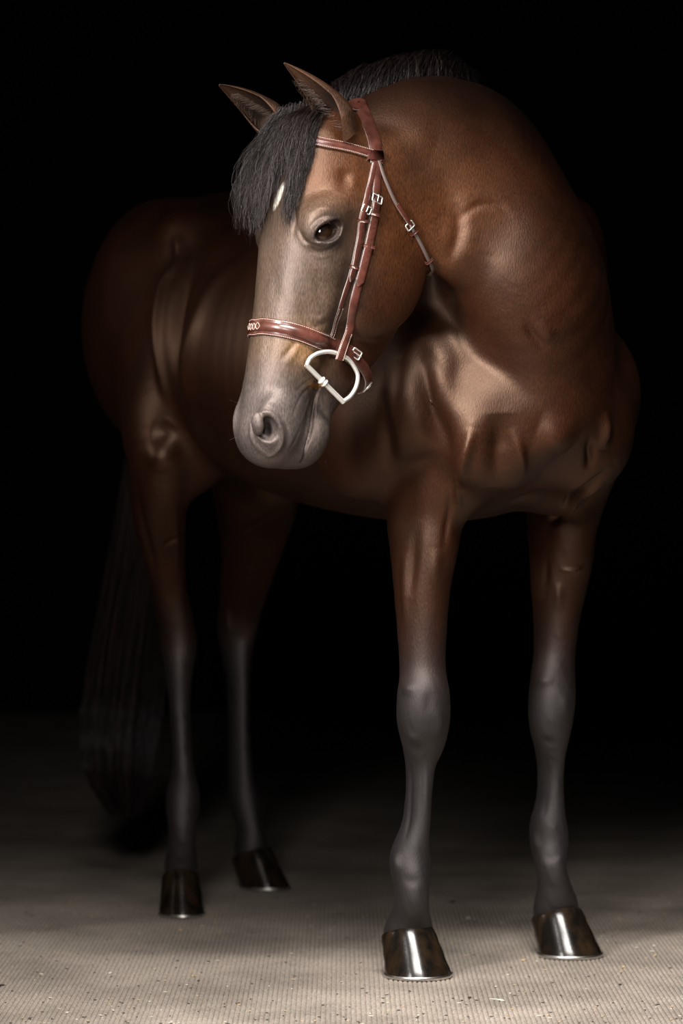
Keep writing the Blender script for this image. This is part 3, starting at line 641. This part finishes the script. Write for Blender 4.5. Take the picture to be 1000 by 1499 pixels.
# mane along the crest
crest = catmull([[-.045, 5.83, 1.672], [.0, 5.85, 1.700], [.075, 5.885, 1.735], [.175, 5.955, 1.765], [.250, 6.07, 1.755], [.262, 6.16, 1.735], [.245, 6.25, 1.70]], 12)
N = 5200; q = rng.uniform(0, 1, N) * (len(crest) - 2); i0 = q.astype(int); fr = (q - i0)[:, None]; root = crest[i0] * (1 - fr) + crest[i0 + 1] * fr
tan = crest[i0 + 1] - crest[i0]; tan /= np.linalg.norm(tan, axis=1, keepdims=True); near = np.cross(tan, Z); near /= np.linalg.norm(near, axis=1, keepdims=True)   # towards the viewer's side
near *= np.where(near[:, 1:2] > 0, -1, 1); off = rng.uniform(0, 1, (N, 1)); lift = rng.uniform(.1, 1.5, (N, 1)); back = rng.uniform(.01, .11, (N, 1))
ln = rng.uniform(.5, 1, (N, 1))
ctl = np.stack([root + near * .030 * off - Z * (.008 + .022 * off ** 2), root + near * .016 * off + Z * (.004 + .010 * lift) + tan * back * .4, root - near * .03 + Z * (.004 + .014 * lift) + tan * back,
                root - near * .07 * ln - Z * .05 * ln + tan * back * 1.3, root - near * .085 * ln - Z * .17 * ln + tan * back * 1.5], 1)
strands('mane', frizz(spline_rows(ctl, 12), .0016, 9), .00045, .0002, hair_m, horse, 'black mane lying over the crest of the neck')
# tail
N = 2600; dock = B(-1.50, 0, 1.42); a = rng.uniform(0, 6.28, N); rr = rng.uniform(0, 1, (N, 1)) ** .5; ring = np.stack([np.cos(a), np.sin(a), np.zeros(N)], 1) * rr
ln = rng.uniform(.7, 1, (N, 1))
ctl = np.stack([dock + ring * .02, dock + ring * .035 - F * .07 - Z * .10, B(-1.62, 0.02, 1.0) + ring * .07, P(185, 980, 7.75) + ring * .10, P(172, 1120, 7.72) + ring * .09, P(182, 1195, 7.72) + ring * .04 + Z * .35 * (1 - ln)], 1)
strands('tail', frizz(spline_rows(ctl, 16), .006, 3), .0009, .0004, hair_m, horse, 'long black tail hanging behind the hind legs')
# soft hair inside the ears
ef = []
for (b_, a_, l_, o_), (ve, te) in zip(EAR_AX, ears):
    sd_ = np.cross(a_, o_)
    for _ in range(260):
        t_ = rng.uniform(.08, .75); g_ = rng.choice([-1, 1]); r_ = .028 * (1 - max(0, t_ - .25)) * .9
        p_ = b_ + a_ * l_ * t_ + sd_ * g_ * r_ * .8 + o_ * r_ * rng.uniform(-.1, .5); e_ = p_ + a_ * rng.uniform(.006, .014) - sd_ * g_ * rng.uniform(.006, .016) + o_ * rng.uniform(-.002, .008)
        ef.append([p_, (p_ + e_) / 2 + o_ * .002, e_])
strands('ear_hair', spline_rows(np.array(ef), 5), .0003, .00012, material('ear_hair_brown', (.07, .042, .028), .5), horse, 'soft brown hair lining the ears')
# whiskers, lashes
wk = []
for px, py, dx, dz in [(491, 640, .014, .003), (492, 650, .015, -.003), (489, 660, .013, -.008), (486, 668, .010, -.010), (492, 630, .012, .004), (345, 560, -.008, .008), (343, 640, -.010, -.006), (480, 674, .006, -.012), (344, 590, -.010, .004), (470, 680, .004, -.013)]:
    h = hit(px - (3 if dx > 0 else -4), py)
    if h: wk.append([h[0] - h[1] * .001, h[0] + h[1] * .004 + np.array([dx * .5, 0, dz * .4]), h[0] + h[1] * .005 + np.array([dx, 0, dz])])
strands('whiskers', spline_rows(np.array(wk), 6), .0003, .00015, hair_m, horse, 'fine whiskers on the chin and muzzle')
ls = []
for k in range(26):
    t = k / 25; x = 459 + 34 * t; y = 338 - 14 * math.sin(math.pi * (t * .8 + .12)); h = hit(x, y)
    if h: ls.append([h[0] - h[1] * .001, h[0] + S * .006 - Z * .001, h[0] + S * .013 - Z * .006 + W * .004])
strands('eyelashes', spline_rows(np.array(ls), 6), .0003, .00015, hair_m, horse, 'short dark eyelashes on the upper lid')
lap('hair')

# ------------------------------------------------------------------ bridle
leather = material('brown_leather', (.105, .028, .018), .32, .5, **{'Coat Weight': .3, 'Coat Roughness': .25})
edge_m = material('pale_strap_edge', (.30, .25, .23), .5); thread = material('cream_thread', (.62, .48, .40), .6)
nt = leather.node_tree; tc = node(nt, 'ShaderNodeTexCoord'); a_ = node(nt, 'ShaderNodeTexNoise', Scale=60., Detail=5.); nt.links.new(tc.outputs['Object'], a_.inputs['Vector'])
r = node(nt, 'ShaderNodeValToRGB'); r.color_ramp.elements[0].position = .3; r.color_ramp.elements[0].color = (.050, .015, .010, 1); r.color_ramp.elements[1].position = .7; r.color_ramp.elements[1].color = (.110, .035, .024, 1)
nt.links.new(a_.outputs[0], r.inputs[0]); nt.links.new(r.outputs[0], nt.nodes['Principled BSDF'].inputs['Base Color'])
silver = material('bright_nickel', (.95, .92, .86), .48, .5, .85); brass = material('copper_brass', (.75, .45, .16), .2, .5, 1.0)
hole_m = material('punched_hole', (.03, .015, .01), .8)
hb = BVHTree.FromPolygons(V[:NV0].tolist(), Tr[(Tr < NV0).all(1)].tolist())
bridle = empty('bridle', HO); tag(bridle, "brown leather bridle with pale stitching on the horse's head", 'bridle')
def hp(px, py): return hit(px, py, hb)[0]
def path(pts, step=.003, snap=True, lift=0., sm=6):
    """smooth line lying on the skin: points, outward normals"""
    q = catmull(np.array(pts, float), 14); seg = np.r_[0, np.cumsum(np.linalg.norm(np.diff(q, axis=0), axis=1))]; m = max(int(seg[-1] / step), 4)
    s_ = np.linspace(0, seg[-1], m); q = np.stack([np.interp(s_, seg, q[:, i]) for i in range(3)], 1); nn = []
    for i in range(m):
        l_, n_, _, _ = hb.find_nearest(Vector(q[i])); n_ = np.array(n_)
        if snap: q[i] = np.array(l_)
        nn.append(n_)
    nn = np.array(nn)
    for _ in range(sm):
        nn[1:-1] = (nn[:-2] + nn[1:-1] + nn[2:]) / 3; q[1:-1] = (q[:-2] + 2 * q[1:-1] + q[2:]) / 4
    nn /= np.linalg.norm(nn, axis=1, keepdims=True); return q + nn * lift, nn
def ribbon(name, pth, wd, th, parent, mats=None, dome=.3, ends=(1, 1), tip=False, label=None):
    q, nn = pth; m = len(q); t = np.gradient(q, axis=0); t /= np.linalg.norm(t, axis=1, keepdims=True); b = np.cross(nn, t); b /= np.linalg.norm(b, axis=1, keepdims=True); nn = np.cross(t, b)
    pr = [(-.5, 0), (-.5, .75), (-.44, 1.0), (-.2, 1 + dome), (.2, 1 + dome), (.44, 1.0), (.5, .75), (.5, 0)]; K = len(pr); V_, F_q, mi = [], [], []
    for i in range(m):
        f = 1.0
        if tip: f = min(1, .12 + (m - 1 - i) / 3.2)
        ww = wd * (ends[0] + (ends[1] - ends[0]) * i / (m - 1)) * f
        for x, z in pr: V_.append(q[i] + b[i] * x * ww + nn[i] * z * th)
    for i in range(m - 1):
        for k in range(K):
            F_q.append((i * K + k, i * K + (k + 1) % K, (i + 1) * K + (k + 1) % K, (i + 1) * K + k)[::-1]); mi.append(1 if k in (0, 6) else 0)
    me = np_mesh(name, V_, F_q); o = link(name, me, mats or [leather, edge_m], parent, smooth=False); me.polygons.foreach_set('material_index', mi)
    if label: o['label'] = label
    return o
def tube(name, q, r, mat, parent, closed=False, ns=10, label=None):
    q = np.array(q, float); m = len(q)
    t = (np.roll(q, -1, 0) - np.roll(q, 1, 0)) if closed else np.gradient(q, axis=0); t /= np.linalg.norm(t, axis=1, keepdims=True) + 1e-12
    nv = nrm(np.cross(t[0], [.3, .5, .81])); V_ = []
    for i in range(m):
        nv = nrm(nv - t[i] * (nv @ t[i])); bv = np.cross(t[i], nv)
        for k in range(ns): V_.append(q[i] + (nv * math.cos(2 * math.pi * k / ns) + bv * math.sin(2 * math.pi * k / ns)) * r)
    F_q = [(i * ns + k, ((i + 1) % m) * ns + k, ((i + 1) % m) * ns + (k + 1) % ns, i * ns + (k + 1) % ns) for i in range(m if closed else m - 1) for k in range(ns)]
    o = link(name, np_mesh(name, V_, [f[::-1] for f in F_q]), mat, parent)
    if label: o['label'] = label
    return o
def stitches(pth, offs, th, parent, pitch=.0036, ln=.0026, r=.00045, lo=0, hi=1):
    q, nn = pth; t = np.gradient(q, axis=0); t /= np.linalg.norm(t, axis=1, keepdims=True); b = np.cross(nn, t); b /= np.linalg.norm(b, axis=1, keepdims=True)
    seg = np.r_[0, np.cumsum(np.linalg.norm(np.diff(q, axis=0), axis=1))]; L_ = seg[-1]; V_, F_q = [], []
    for s0 in np.arange(L_ * lo, L_ * hi - ln, pitch):
        for o in offs:
            e = [np.array([np.interp(x, seg, (q + b * o + nn * th)[:, i]) for i in range(3)]) for x in (s0, s0 + ln)]
            n_ = np.array([np.interp(s0, seg, nn[:, i]) for i in range(3)]); d = nrm(e[1] - e[0]); c = np.cross(n_, d); k = len(V_)
            for p in e: V_ += [p - c * r, p + c * r, p + c * r * .5 + n_ * r, p - c * r * .5 + n_ * r]
            F_q += [(k + 3, k + 2, k + 6, k + 7), (k, k + 3, k + 7, k + 4), (k + 1, k + 5, k + 6, k + 2), (k, k + 1, k + 2, k + 3), (k + 4, k + 7, k + 6, k + 5)]
    o = link('stitching', np_mesh('stitching', V_, F_q), thread, parent, smooth=False); o['kind'] = 'stuff'; o['label'] = 'cream stitching'; return o
def mirror(p):
    h = to_head(p); return H(h[..., 0, None], h[..., 1, None], -h[..., 2, None]) if h.ndim > 1 else H(h[0], h[1], -h[2])
def mid(px, py): return at_s(px, py, 0)
# headpiece over the poll, both sides
nearp = [hp(*p) for p in [(551, 240), (549, 218), (543, 192), (533, 168), (518, 150)]]; pc = H(.028, -.075, 0)
crown = path(nearp + [pc] + [mirror(p) for p in nearp[::-1]], lift=.001, sm=10)
crown_o = ribbon('headpiece', crown, .026, .003, bridle, label='wide brown strap over the poll behind the ears'); 
# browband
nb = [hp(*p) for p in [(557, 231), (530, 223), (500, 215), (470, 209)]]; bc = mid(425, 204)
brow = path(nb + [bc] + [mirror(p) for p in nb[::-1]], lift=.0035, sm=10)
bo = ribbon('browband', brow, .019, .0028, bridle, dome=0); stitches(brow, (-.0080, .0080), .0027, bo)
ribbon('padding', (brow[0][8:-8] + brow[1][8:-8] * .0026, brow[1][8:-8]), .0095, .0012, bo, [leather, leather], dome=1.2)
lp = path([hp(548, 222), hp(549, 236)], lift=.005, sm=4)
# cheekpieces (near), mirrored for the far side
def frame_at(p3, q3):
    l_, n_, _, _ = hb.find_nearest(Vector(p3)); n_ = np.array(n_); t = nrm(np.asarray(q3) - p3); t = nrm(t - n_ * (t @ n_)); return np.array(l_), n_, t, np.cross(n_, t)
def buckle(p3, q3, wd, ht, lift, parent, r=.0013):
    p, n_, t, b = frame_at(p3, q3); p = (p if lift > .003 else np.asarray(p3)) + n_ * lift; a = wd / 2; c = ht / 2; cr = .002; pts = []
    for sx, sy, a0 in ((1, 1, 0), (-1, 1, 90), (-1, -1, 180), (1, -1, 270)):
        for k in range(5):
            an = math.radians(a0 + 22.5 * k); pts.append(p + b * (sx * (a - cr) + cr * math.cos(an)) + t * (sy * (c - cr) + cr * math.sin(an)))
    o = tube('buckle', pts, r, silver, parent, closed=True, label='small bright metal buckle')
    tube('prong', [p - t * c, p - t * c * .3 + n_ * .002, p + t * c * 1.1 + n_ * .002], r * .8, silver, o)
def keeper(p3, q3, wd, lift, parent, ln=.0055):
    p, n_, t, b = frame_at(p3, q3); a = wd / 2 + .0015; pts = [p - b * a, p - b * a + n_ * lift, p + b * a + n_ * lift, p + b * a]; V_, F_q = [], []
    for sgn in (-1, 1):
        for x in pts: V_.append(x + t * sgn * ln / 2)
    for sgn in (-1, 1):
        for x, o_ in zip(pts, (-b, -b + n_, b + n_, b)): V_.append(x + t * sgn * ln / 2 + o_ * .0018)
    for k in range(3):
        F_q += [(8 + k, 9 + k, 13 + k, 12 + k)[::-1], (k, k + 8, k + 12, k + 4), (k, k + 1, k + 9, k + 8), (4 + k, 12 + k, 13 + k, 5 + k)]
    link('keeper', np_mesh('keeper', V_, F_q), leather, parent, smooth=False)
def holes(pth, th, parent, lo, hi, gap=.011):
    q, nn = pth; seg = np.r_[0, np.cumsum(np.linalg.norm(np.diff(q, axis=0), axis=1))]; V_, F_q = [], []
    for s0 in np.arange(seg[-1] * lo, seg[-1] * hi, gap):
        c = np.array([np.interp(s0, seg, (q + nn * th)[:, i]) for i in range(3)]); n_ = nrm([np.interp(s0, seg, nn[:, i]) for i in range(3)]); a = nrm(np.cross(n_, Z)); b = np.cross(n_, a); k = len(V_)
        V_ += [c + a * .0011 * math.cos(x) + b * .0011 * math.sin(x) for x in np.arange(8) * math.pi / 4]; V_ += [c + n_ * .0004 + a * .0009 * math.cos(x) + b * .0009 * math.sin(x) for x in np.arange(8) * math.pi / 4]
        F_q += [(k + j, k + (j + 1) % 8, k + 8 + (j + 1) % 8, k + 8 + j) for j in range(8)] + [(k + 8, k + 9, k + 10, k + 11), (k + 8, k + 11, k + 12, k + 15), (k + 12, k + 13, k + 14, k + 15)]
    o = link('punched_holes', np_mesh('punched_holes', V_, F_q), hole_m, parent, smooth=False); o['kind'] = 'stuff'
RING_S = .078
def cheek(side):
    f = (lambda p: p) if side > 0 else mirror
    A1 = [f(hp(*p)) for p in [(552, 236), (551, 262), (549, 292), (542, 340), (532, 385), (518, 440), (508, 480)]]; A1[-1] = A1[-1] + S * .006 * side
    A1 += [H(*(to_head(at_s(x, y, s0)) * [1, 1, side])) for x, y, s0 in ((502, 503, RING_S - .002), (497, 518, RING_S + .003), (494, 527, RING_S + .001))]
    low = path(A1, lift=.0012, snap=False, sm=3); kk = len(low[0]); bl = np.clip((np.arange(kk) / kk - .62) / .2, 0, 1)[:, None]
    low[1][:] = low[1] * (1 - bl) + S * side * bl; low[1][:] /= np.linalg.norm(low[1], axis=1, keepdims=True); low[0][:] += S * side * .003 * bl
    ch = ribbon('cheekpiece', low, .0165, .003, bridle, label='cheek strap running down to the bit ring' if side > 0 else None)
    n_ = len(low[0]); k0, k1 = int(n_ * .19), int(n_ * .60); up = (low[0][k0:k1] + low[1][k0:k1] * .0042, low[1][k0:k1])
    ribbon('strap_end', up, .0165, .0026, ch, tip=True); holes(up, .0036, ch, .05, .85)
    holes((low[0][4:k0], low[1][4:k0]), .0040, ch, .1, .9)
    stitches((low[0][int(n_ * .82):], low[1][int(n_ * .82):]), (-.0066, .0066), .0036, ch)
    A2 = [f(hp(*p)) for p in [(548, 240), (542, 268), (533, 302), (525, 348), (516, 388), (500, 440), (487, 482), (480, 499)]]
    nbp = path(A2, lift=.0014, sm=4); no = ribbon('noseband_hanger', nbp, .0125, .0028, bridle, label='narrow strap carrying the noseband' if side > 0 else None)
    n_ = len(nbp[0]); k0, k1 = int(n_ * .24), int(n_ * .66); up = (nbp[0][k0:k1] + nbp[1][k0:k1] * .004, nbp[1][k0:k1])
    ribbon('strap_end', up, .0125, .0024, no, tip=True); holes(up, .0034, no, .05, .85); stitches((nbp[0][int(n_ * .8):], nbp[1][int(n_ * .8):]), (-.0048, .0048), .0034, no)
    if side > 0:
        buckle(hp(549, 292), hp(552, 270), .023, .014, .0065, ch); keeper(hp(546, 313), hp(549, 290), .0165, .0075, ch); keeper(hp(538, 361), hp(542, 340), .0165, .0075, ch)
        buckle(hp(534, 306), hp(540, 280), .020, .013, .0065, no); keeper(hp(530, 322), hp(533, 302), .0125, .007, no); keeper(hp(516, 391), hp(520, 370), .0125, .007, no)
        bk = keeper
cheek(1); cheek(-1)
keeper(hp(548, 229), hp(551, 262), .026, .0058, crown_o, ln=.019)
# noseband
fr_ = [hp(*p) for p in [(385, 478), (410, 481), (440, 488), (470, 499), (500, 512), (522, 527)]]
nc = mid(366, 478); h0 = to_head(fr_[-1]); und = H(h0[0] + .004, -.262, .02)
nose = path([H(h0[0] + .006, -.268, -.012), mirror(und)] + [mirror(p) for p in fr_[::-1]] + [nc] + fr_, lift=.0012, sm=8)
no = ribbon('noseband', nose, .032, .003, bridle, dome=0, label='broad raised brown noseband with cross stitching at its centre')
n_ = len(nose[0]); c0_, c1_ = int(n_ * .20), int(n_ * .90)
sub_ = (nose[0][c0_:c1_], nose[1][c0_:c1_]); stitches(sub_, (-.0138, .0138), .003, no)
ribbon('padding', (sub_[0] + sub_[1] * .0028, sub_[1]), .0165, .0018, no, [leather, leather], dome=1.3)
ci = int(np.argmin(np.linalg.norm(nose[0] - nc, axis=1))); seg = slice(max(ci - 7, 0), ci + 9); qq, nq = nose[0][seg], nose[1][seg]
tq = np.gradient(qq, axis=0); tq /= np.linalg.norm(tq, axis=1, keepdims=True); bq = np.cross(nq, tq); m_ = len(qq); xs_ = np.linspace(0, m_ - 1, 60)
ip = lambda A: np.stack([np.interp(xs_, np.arange(m_), A[:, i]) for i in range(3)], 1)
for sg in (1, -1): tube('cross_stitching', ip(qq) + ip(nq) * .0078 + ip(bq) * (sg * .006 * np.sin(xs_ / (m_ - 1) * math.pi * 4))[:, None], .0005, thread, no, ns=5)
back = path([at_s(503, 513, .064), at_s(518, 523, .058), at_s(532, 538, .046), at_s(539, 553, .030), at_s(536, 566, .010), at_s(528, 572, -.010)], lift=0, sm=4, snap=False)
bk_o = ribbon('chin_strap', back, .020, .003, bridle, label='chin strap of the noseband with its buckle')
buckle(at_s(521, 518, .060), at_s(535, 530, .050), .016, .020, .002, bk_o); buckle(at_s(537, 566, .018), at_s(541, 555, .03), .022, .014, .002, bk_o)
# throatlatch
tl = [hp(*p) for p in [(553, 236), (562, 262), (577, 296), (596, 325), (612, 352), (625, 378), (633, 395)]]
j1 = to_head(hp(636, 412)); tl += [H(j1[0] + .003, -.312, .03), H(j1[0] + .003, -.318, 0), H(j1[0] + .003, -.312, -.03)]
thr = path(tl + [mirror(p) for p in tl[6::-1]], lift=.0012, sm=6); to = ribbon('throatlatch', thr, .0070, .0036, bridle, [material('greyed_leather', (.10, .075, .065), .5), leather], label='thin throat strap with a small buckle under the cheek')
buckle(hp(598, 330), hp(585, 310), .017, .013, .005, to); keeper(hp(604, 340), hp(596, 325), .010, .0065, to, .004); keeper(hp(626, 381), hp(618, 365), .010, .0065, to, .004)
k_ = int(len(thr[0]) * .20); ribbon('strap_end', (thr[0][k_ - 12:k_ + 6] + thr[1][k_ - 12:k_ + 6] * .004, thr[1][k_ - 12:k_ + 6]), .0085, .0025, to, tip=True)
# bit
for side in (1, -1):
    dp = [(449, 535), (453, 526), (460, 520), (470, 516), (484, 515), (498, 519), (510, 526), (519, 538), (524, 551), (521, 567), (513, 580), (502, 588)]
    ar = catmull([H(*(to_head(at_s(x, y, RING_S)) * [1, 1, side])) for x, y in dp], 6)
    bt = tube('bit_ring', ar, .0040, silver, bridle, ns=14, label='bright D-shaped metal bit ring at the corner of the mouth' if side > 0 else None)
    tube('ring_bar', [ar[0] + (ar[0] - ar[-1]) * .02, ar[0] * .5 + ar[-1] * .5, ar[-1] + (ar[-1] - ar[0]) * .02], .0046, silver, bt, ns=14)
    c = ar[0] * .55 + ar[-1] * .45; axd = nrm(ar[0] - ar[-1]); e1 = nrm(np.cross(axd, S)); e2 = np.cross(axd, e1)
    for sh_ in (-.004, .004): tube('sleeve', [c + axd * sh_ + (e1 * math.cos(x) + e2 * math.sin(x)) * .0062 for x in np.arange(20) * math.pi / 10], .0022, silver, bt, closed=True)
    tube('mouthpiece', catmull([c - S * side * .004, c - S * side * .016 + U * .006, c - S * side * .04 + U * .008, H(*(to_head(c) * [1, 1, 0]))], 5), .005, brass, bt, ns=12)
lap('bridle')

# ------------------------------------------------------------------ bits on the floor
tan_m = material('tan_chip', (.50, .36, .19), .8); pale_m = material('pale_chip', (.62, .56, .47), .8); dark_m = material('dark_crumb', (.035, .028, .022), .9)
def ground(px, py):
    d = CAM_H / ((py - 749.5) / FPX); return np.array([(px - 500) / FPX * d, d, 0.])
def chip(name, px, py, lx, ly, mat, rz):
    bm = bmesh.new(); r_ = random.Random(int(px * 7 + py)); vs = []
    for z in (0, .0022):
        vs.append([bm.verts.new((lx * .5 * math.cos(a) * r_.uniform(.6, 1.1), ly * .5 * math.sin(a) * r_.uniform(.6, 1.1), z * r_.uniform(.6, 1.3) + .0001)) for a in [k * math.pi / 3 for k in range(6)]])
    bm.faces.new(vs[1]); bm.faces.new(vs[0][::-1])
    for k in range(6): bm.faces.new((vs[0][k], vs[0][(k + 1) % 6], vs[1][(k + 1) % 6], vs[1][k]))
    me = bpy.data.meshes.new(name); bm.to_mesh(me); bm.free(); o = link(name, me, mat, smooth=False); o.location = ground(px, py); o.rotation_euler.z = rz; return o
for px, py, lx, ly, m_, nm, lab in [
    (767, 1406, .013, .012, tan_m, 'wood_chip', 'tan wood chip on the floor just left of the front hoof at right'),
    (912, 1416, .009, .010, tan_m, 'wood_chip', 'small brown chip on the floor to the right of the front hooves'),
    (959, 1399, .009, .012, tan_m, 'wood_chip', 'tan chip near the right edge of the floor, level with the hoof at right'),
    (958, 1385, .010, .007, pale_m, 'wood_chip', 'pale chip near the right edge of the floor, above the tan one'),
    (686, 1344, .013, .014, pale_m, 'wood_chip', 'pale chip lying between the two front hooves'),
    (662, 1321, .016, .020, dark_m, 'dirt_crumb', 'dark crumb of dirt behind the front hooves, between them'),
    (264, 1362, .010, .012, tan_m, 'wood_chip', 'tan chip on the floor below the hind hoof at left'),
    (283, 1429, .009, .012, tan_m, 'wood_chip', 'yellowish chip on the floor midway between left hind and nearest front hoof'),
    (98, 1483, .009, .006, pale_m, 'wood_chip', 'thin pale chip at the bottom left of the floor'),
    (61, 1427, .008, .009, pale_m, 'wood_chip', 'pale chip near the left edge of the floor'),
    (161, 1425, .008, .008, pale_m, 'wood_chip', 'pale chip on the left of the floor, below the hind hoof at left'),
    (728, 1464, .034, .007, pale_m, 'straw_piece', 'long pale piece of straw at the bottom right of the floor'),
    (688, 1461, .008, .010, dark_m, 'dirt_crumb', 'black crumb in front of the nearest front hoof, to its right'),
    (908, 1442, .006, .009, dark_m, 'dirt_crumb', 'black crumb below the front hoof at right'),
    (2, 1443, .012, .024, dark_m, 'dirt_crumb', 'dark lump at the very left edge of the floor')]:
    tag(chip(nm, px, py, lx, ly, m_, random.uniform(-.6, .6)), lab, 'chip' if nm == 'wood_chip' else ('straw' if nm == 'straw_piece' else 'dirt'), 'bits of litter scattered on the floor')
bm = bmesh.new(); r_ = random.Random(4)
for _ in range(420):
    py = 1499 - 190 * r_.random() ** 1.5; g_ = ground(r_.uniform(-20, 1020), py); l_ = r_.uniform(.0015, .005)
    if any(np.linalg.norm(g_ - P(cx, cy, d_) * [1, 1, 0]) < .10 for cx, cy, d_ in ((611, 1400, 6.045), (833, 1370, 6.325), (266, 1310, 6.965), (386, 1280, 7.455))): continue
    a_ = r_.uniform(0, 3.14); w_ = r_.uniform(.0012, .003)
    u_ = Vector((math.cos(a_), math.sin(a_), 0)) * l_; v_ = Vector((-math.sin(a_), math.cos(a_), 0)) * w_; c_ = Vector(g_) + Vector((0, 0, .0003)); top = [bm.verts.new(c_ + q + Vector((0, 0, .001))) for q in (u_, v_, -u_, -v_)]; bot = [bm.verts.new(c_ + q) for q in (u_, v_, -u_, -v_)]
    mi = r_.choice([0, 0, 1, 2]); fs = [bm.faces.new(top)] + [bm.faces.new((bot[k], bot[(k + 1) % 4], top[(k + 1) % 4], top[k])) for k in range(4)]
    for f_ in fs: f_.material_index = mi
me = bpy.data.meshes.new('floor_litter'); bm.to_mesh(me); bm.free()
tag(link('floor_litter', me, [dark_m, tan_m, pale_m], smooth=False), 'tiny specks of dirt and chaff scattered over the ribbed floor', 'litter', kind='stuff')
lap('done')
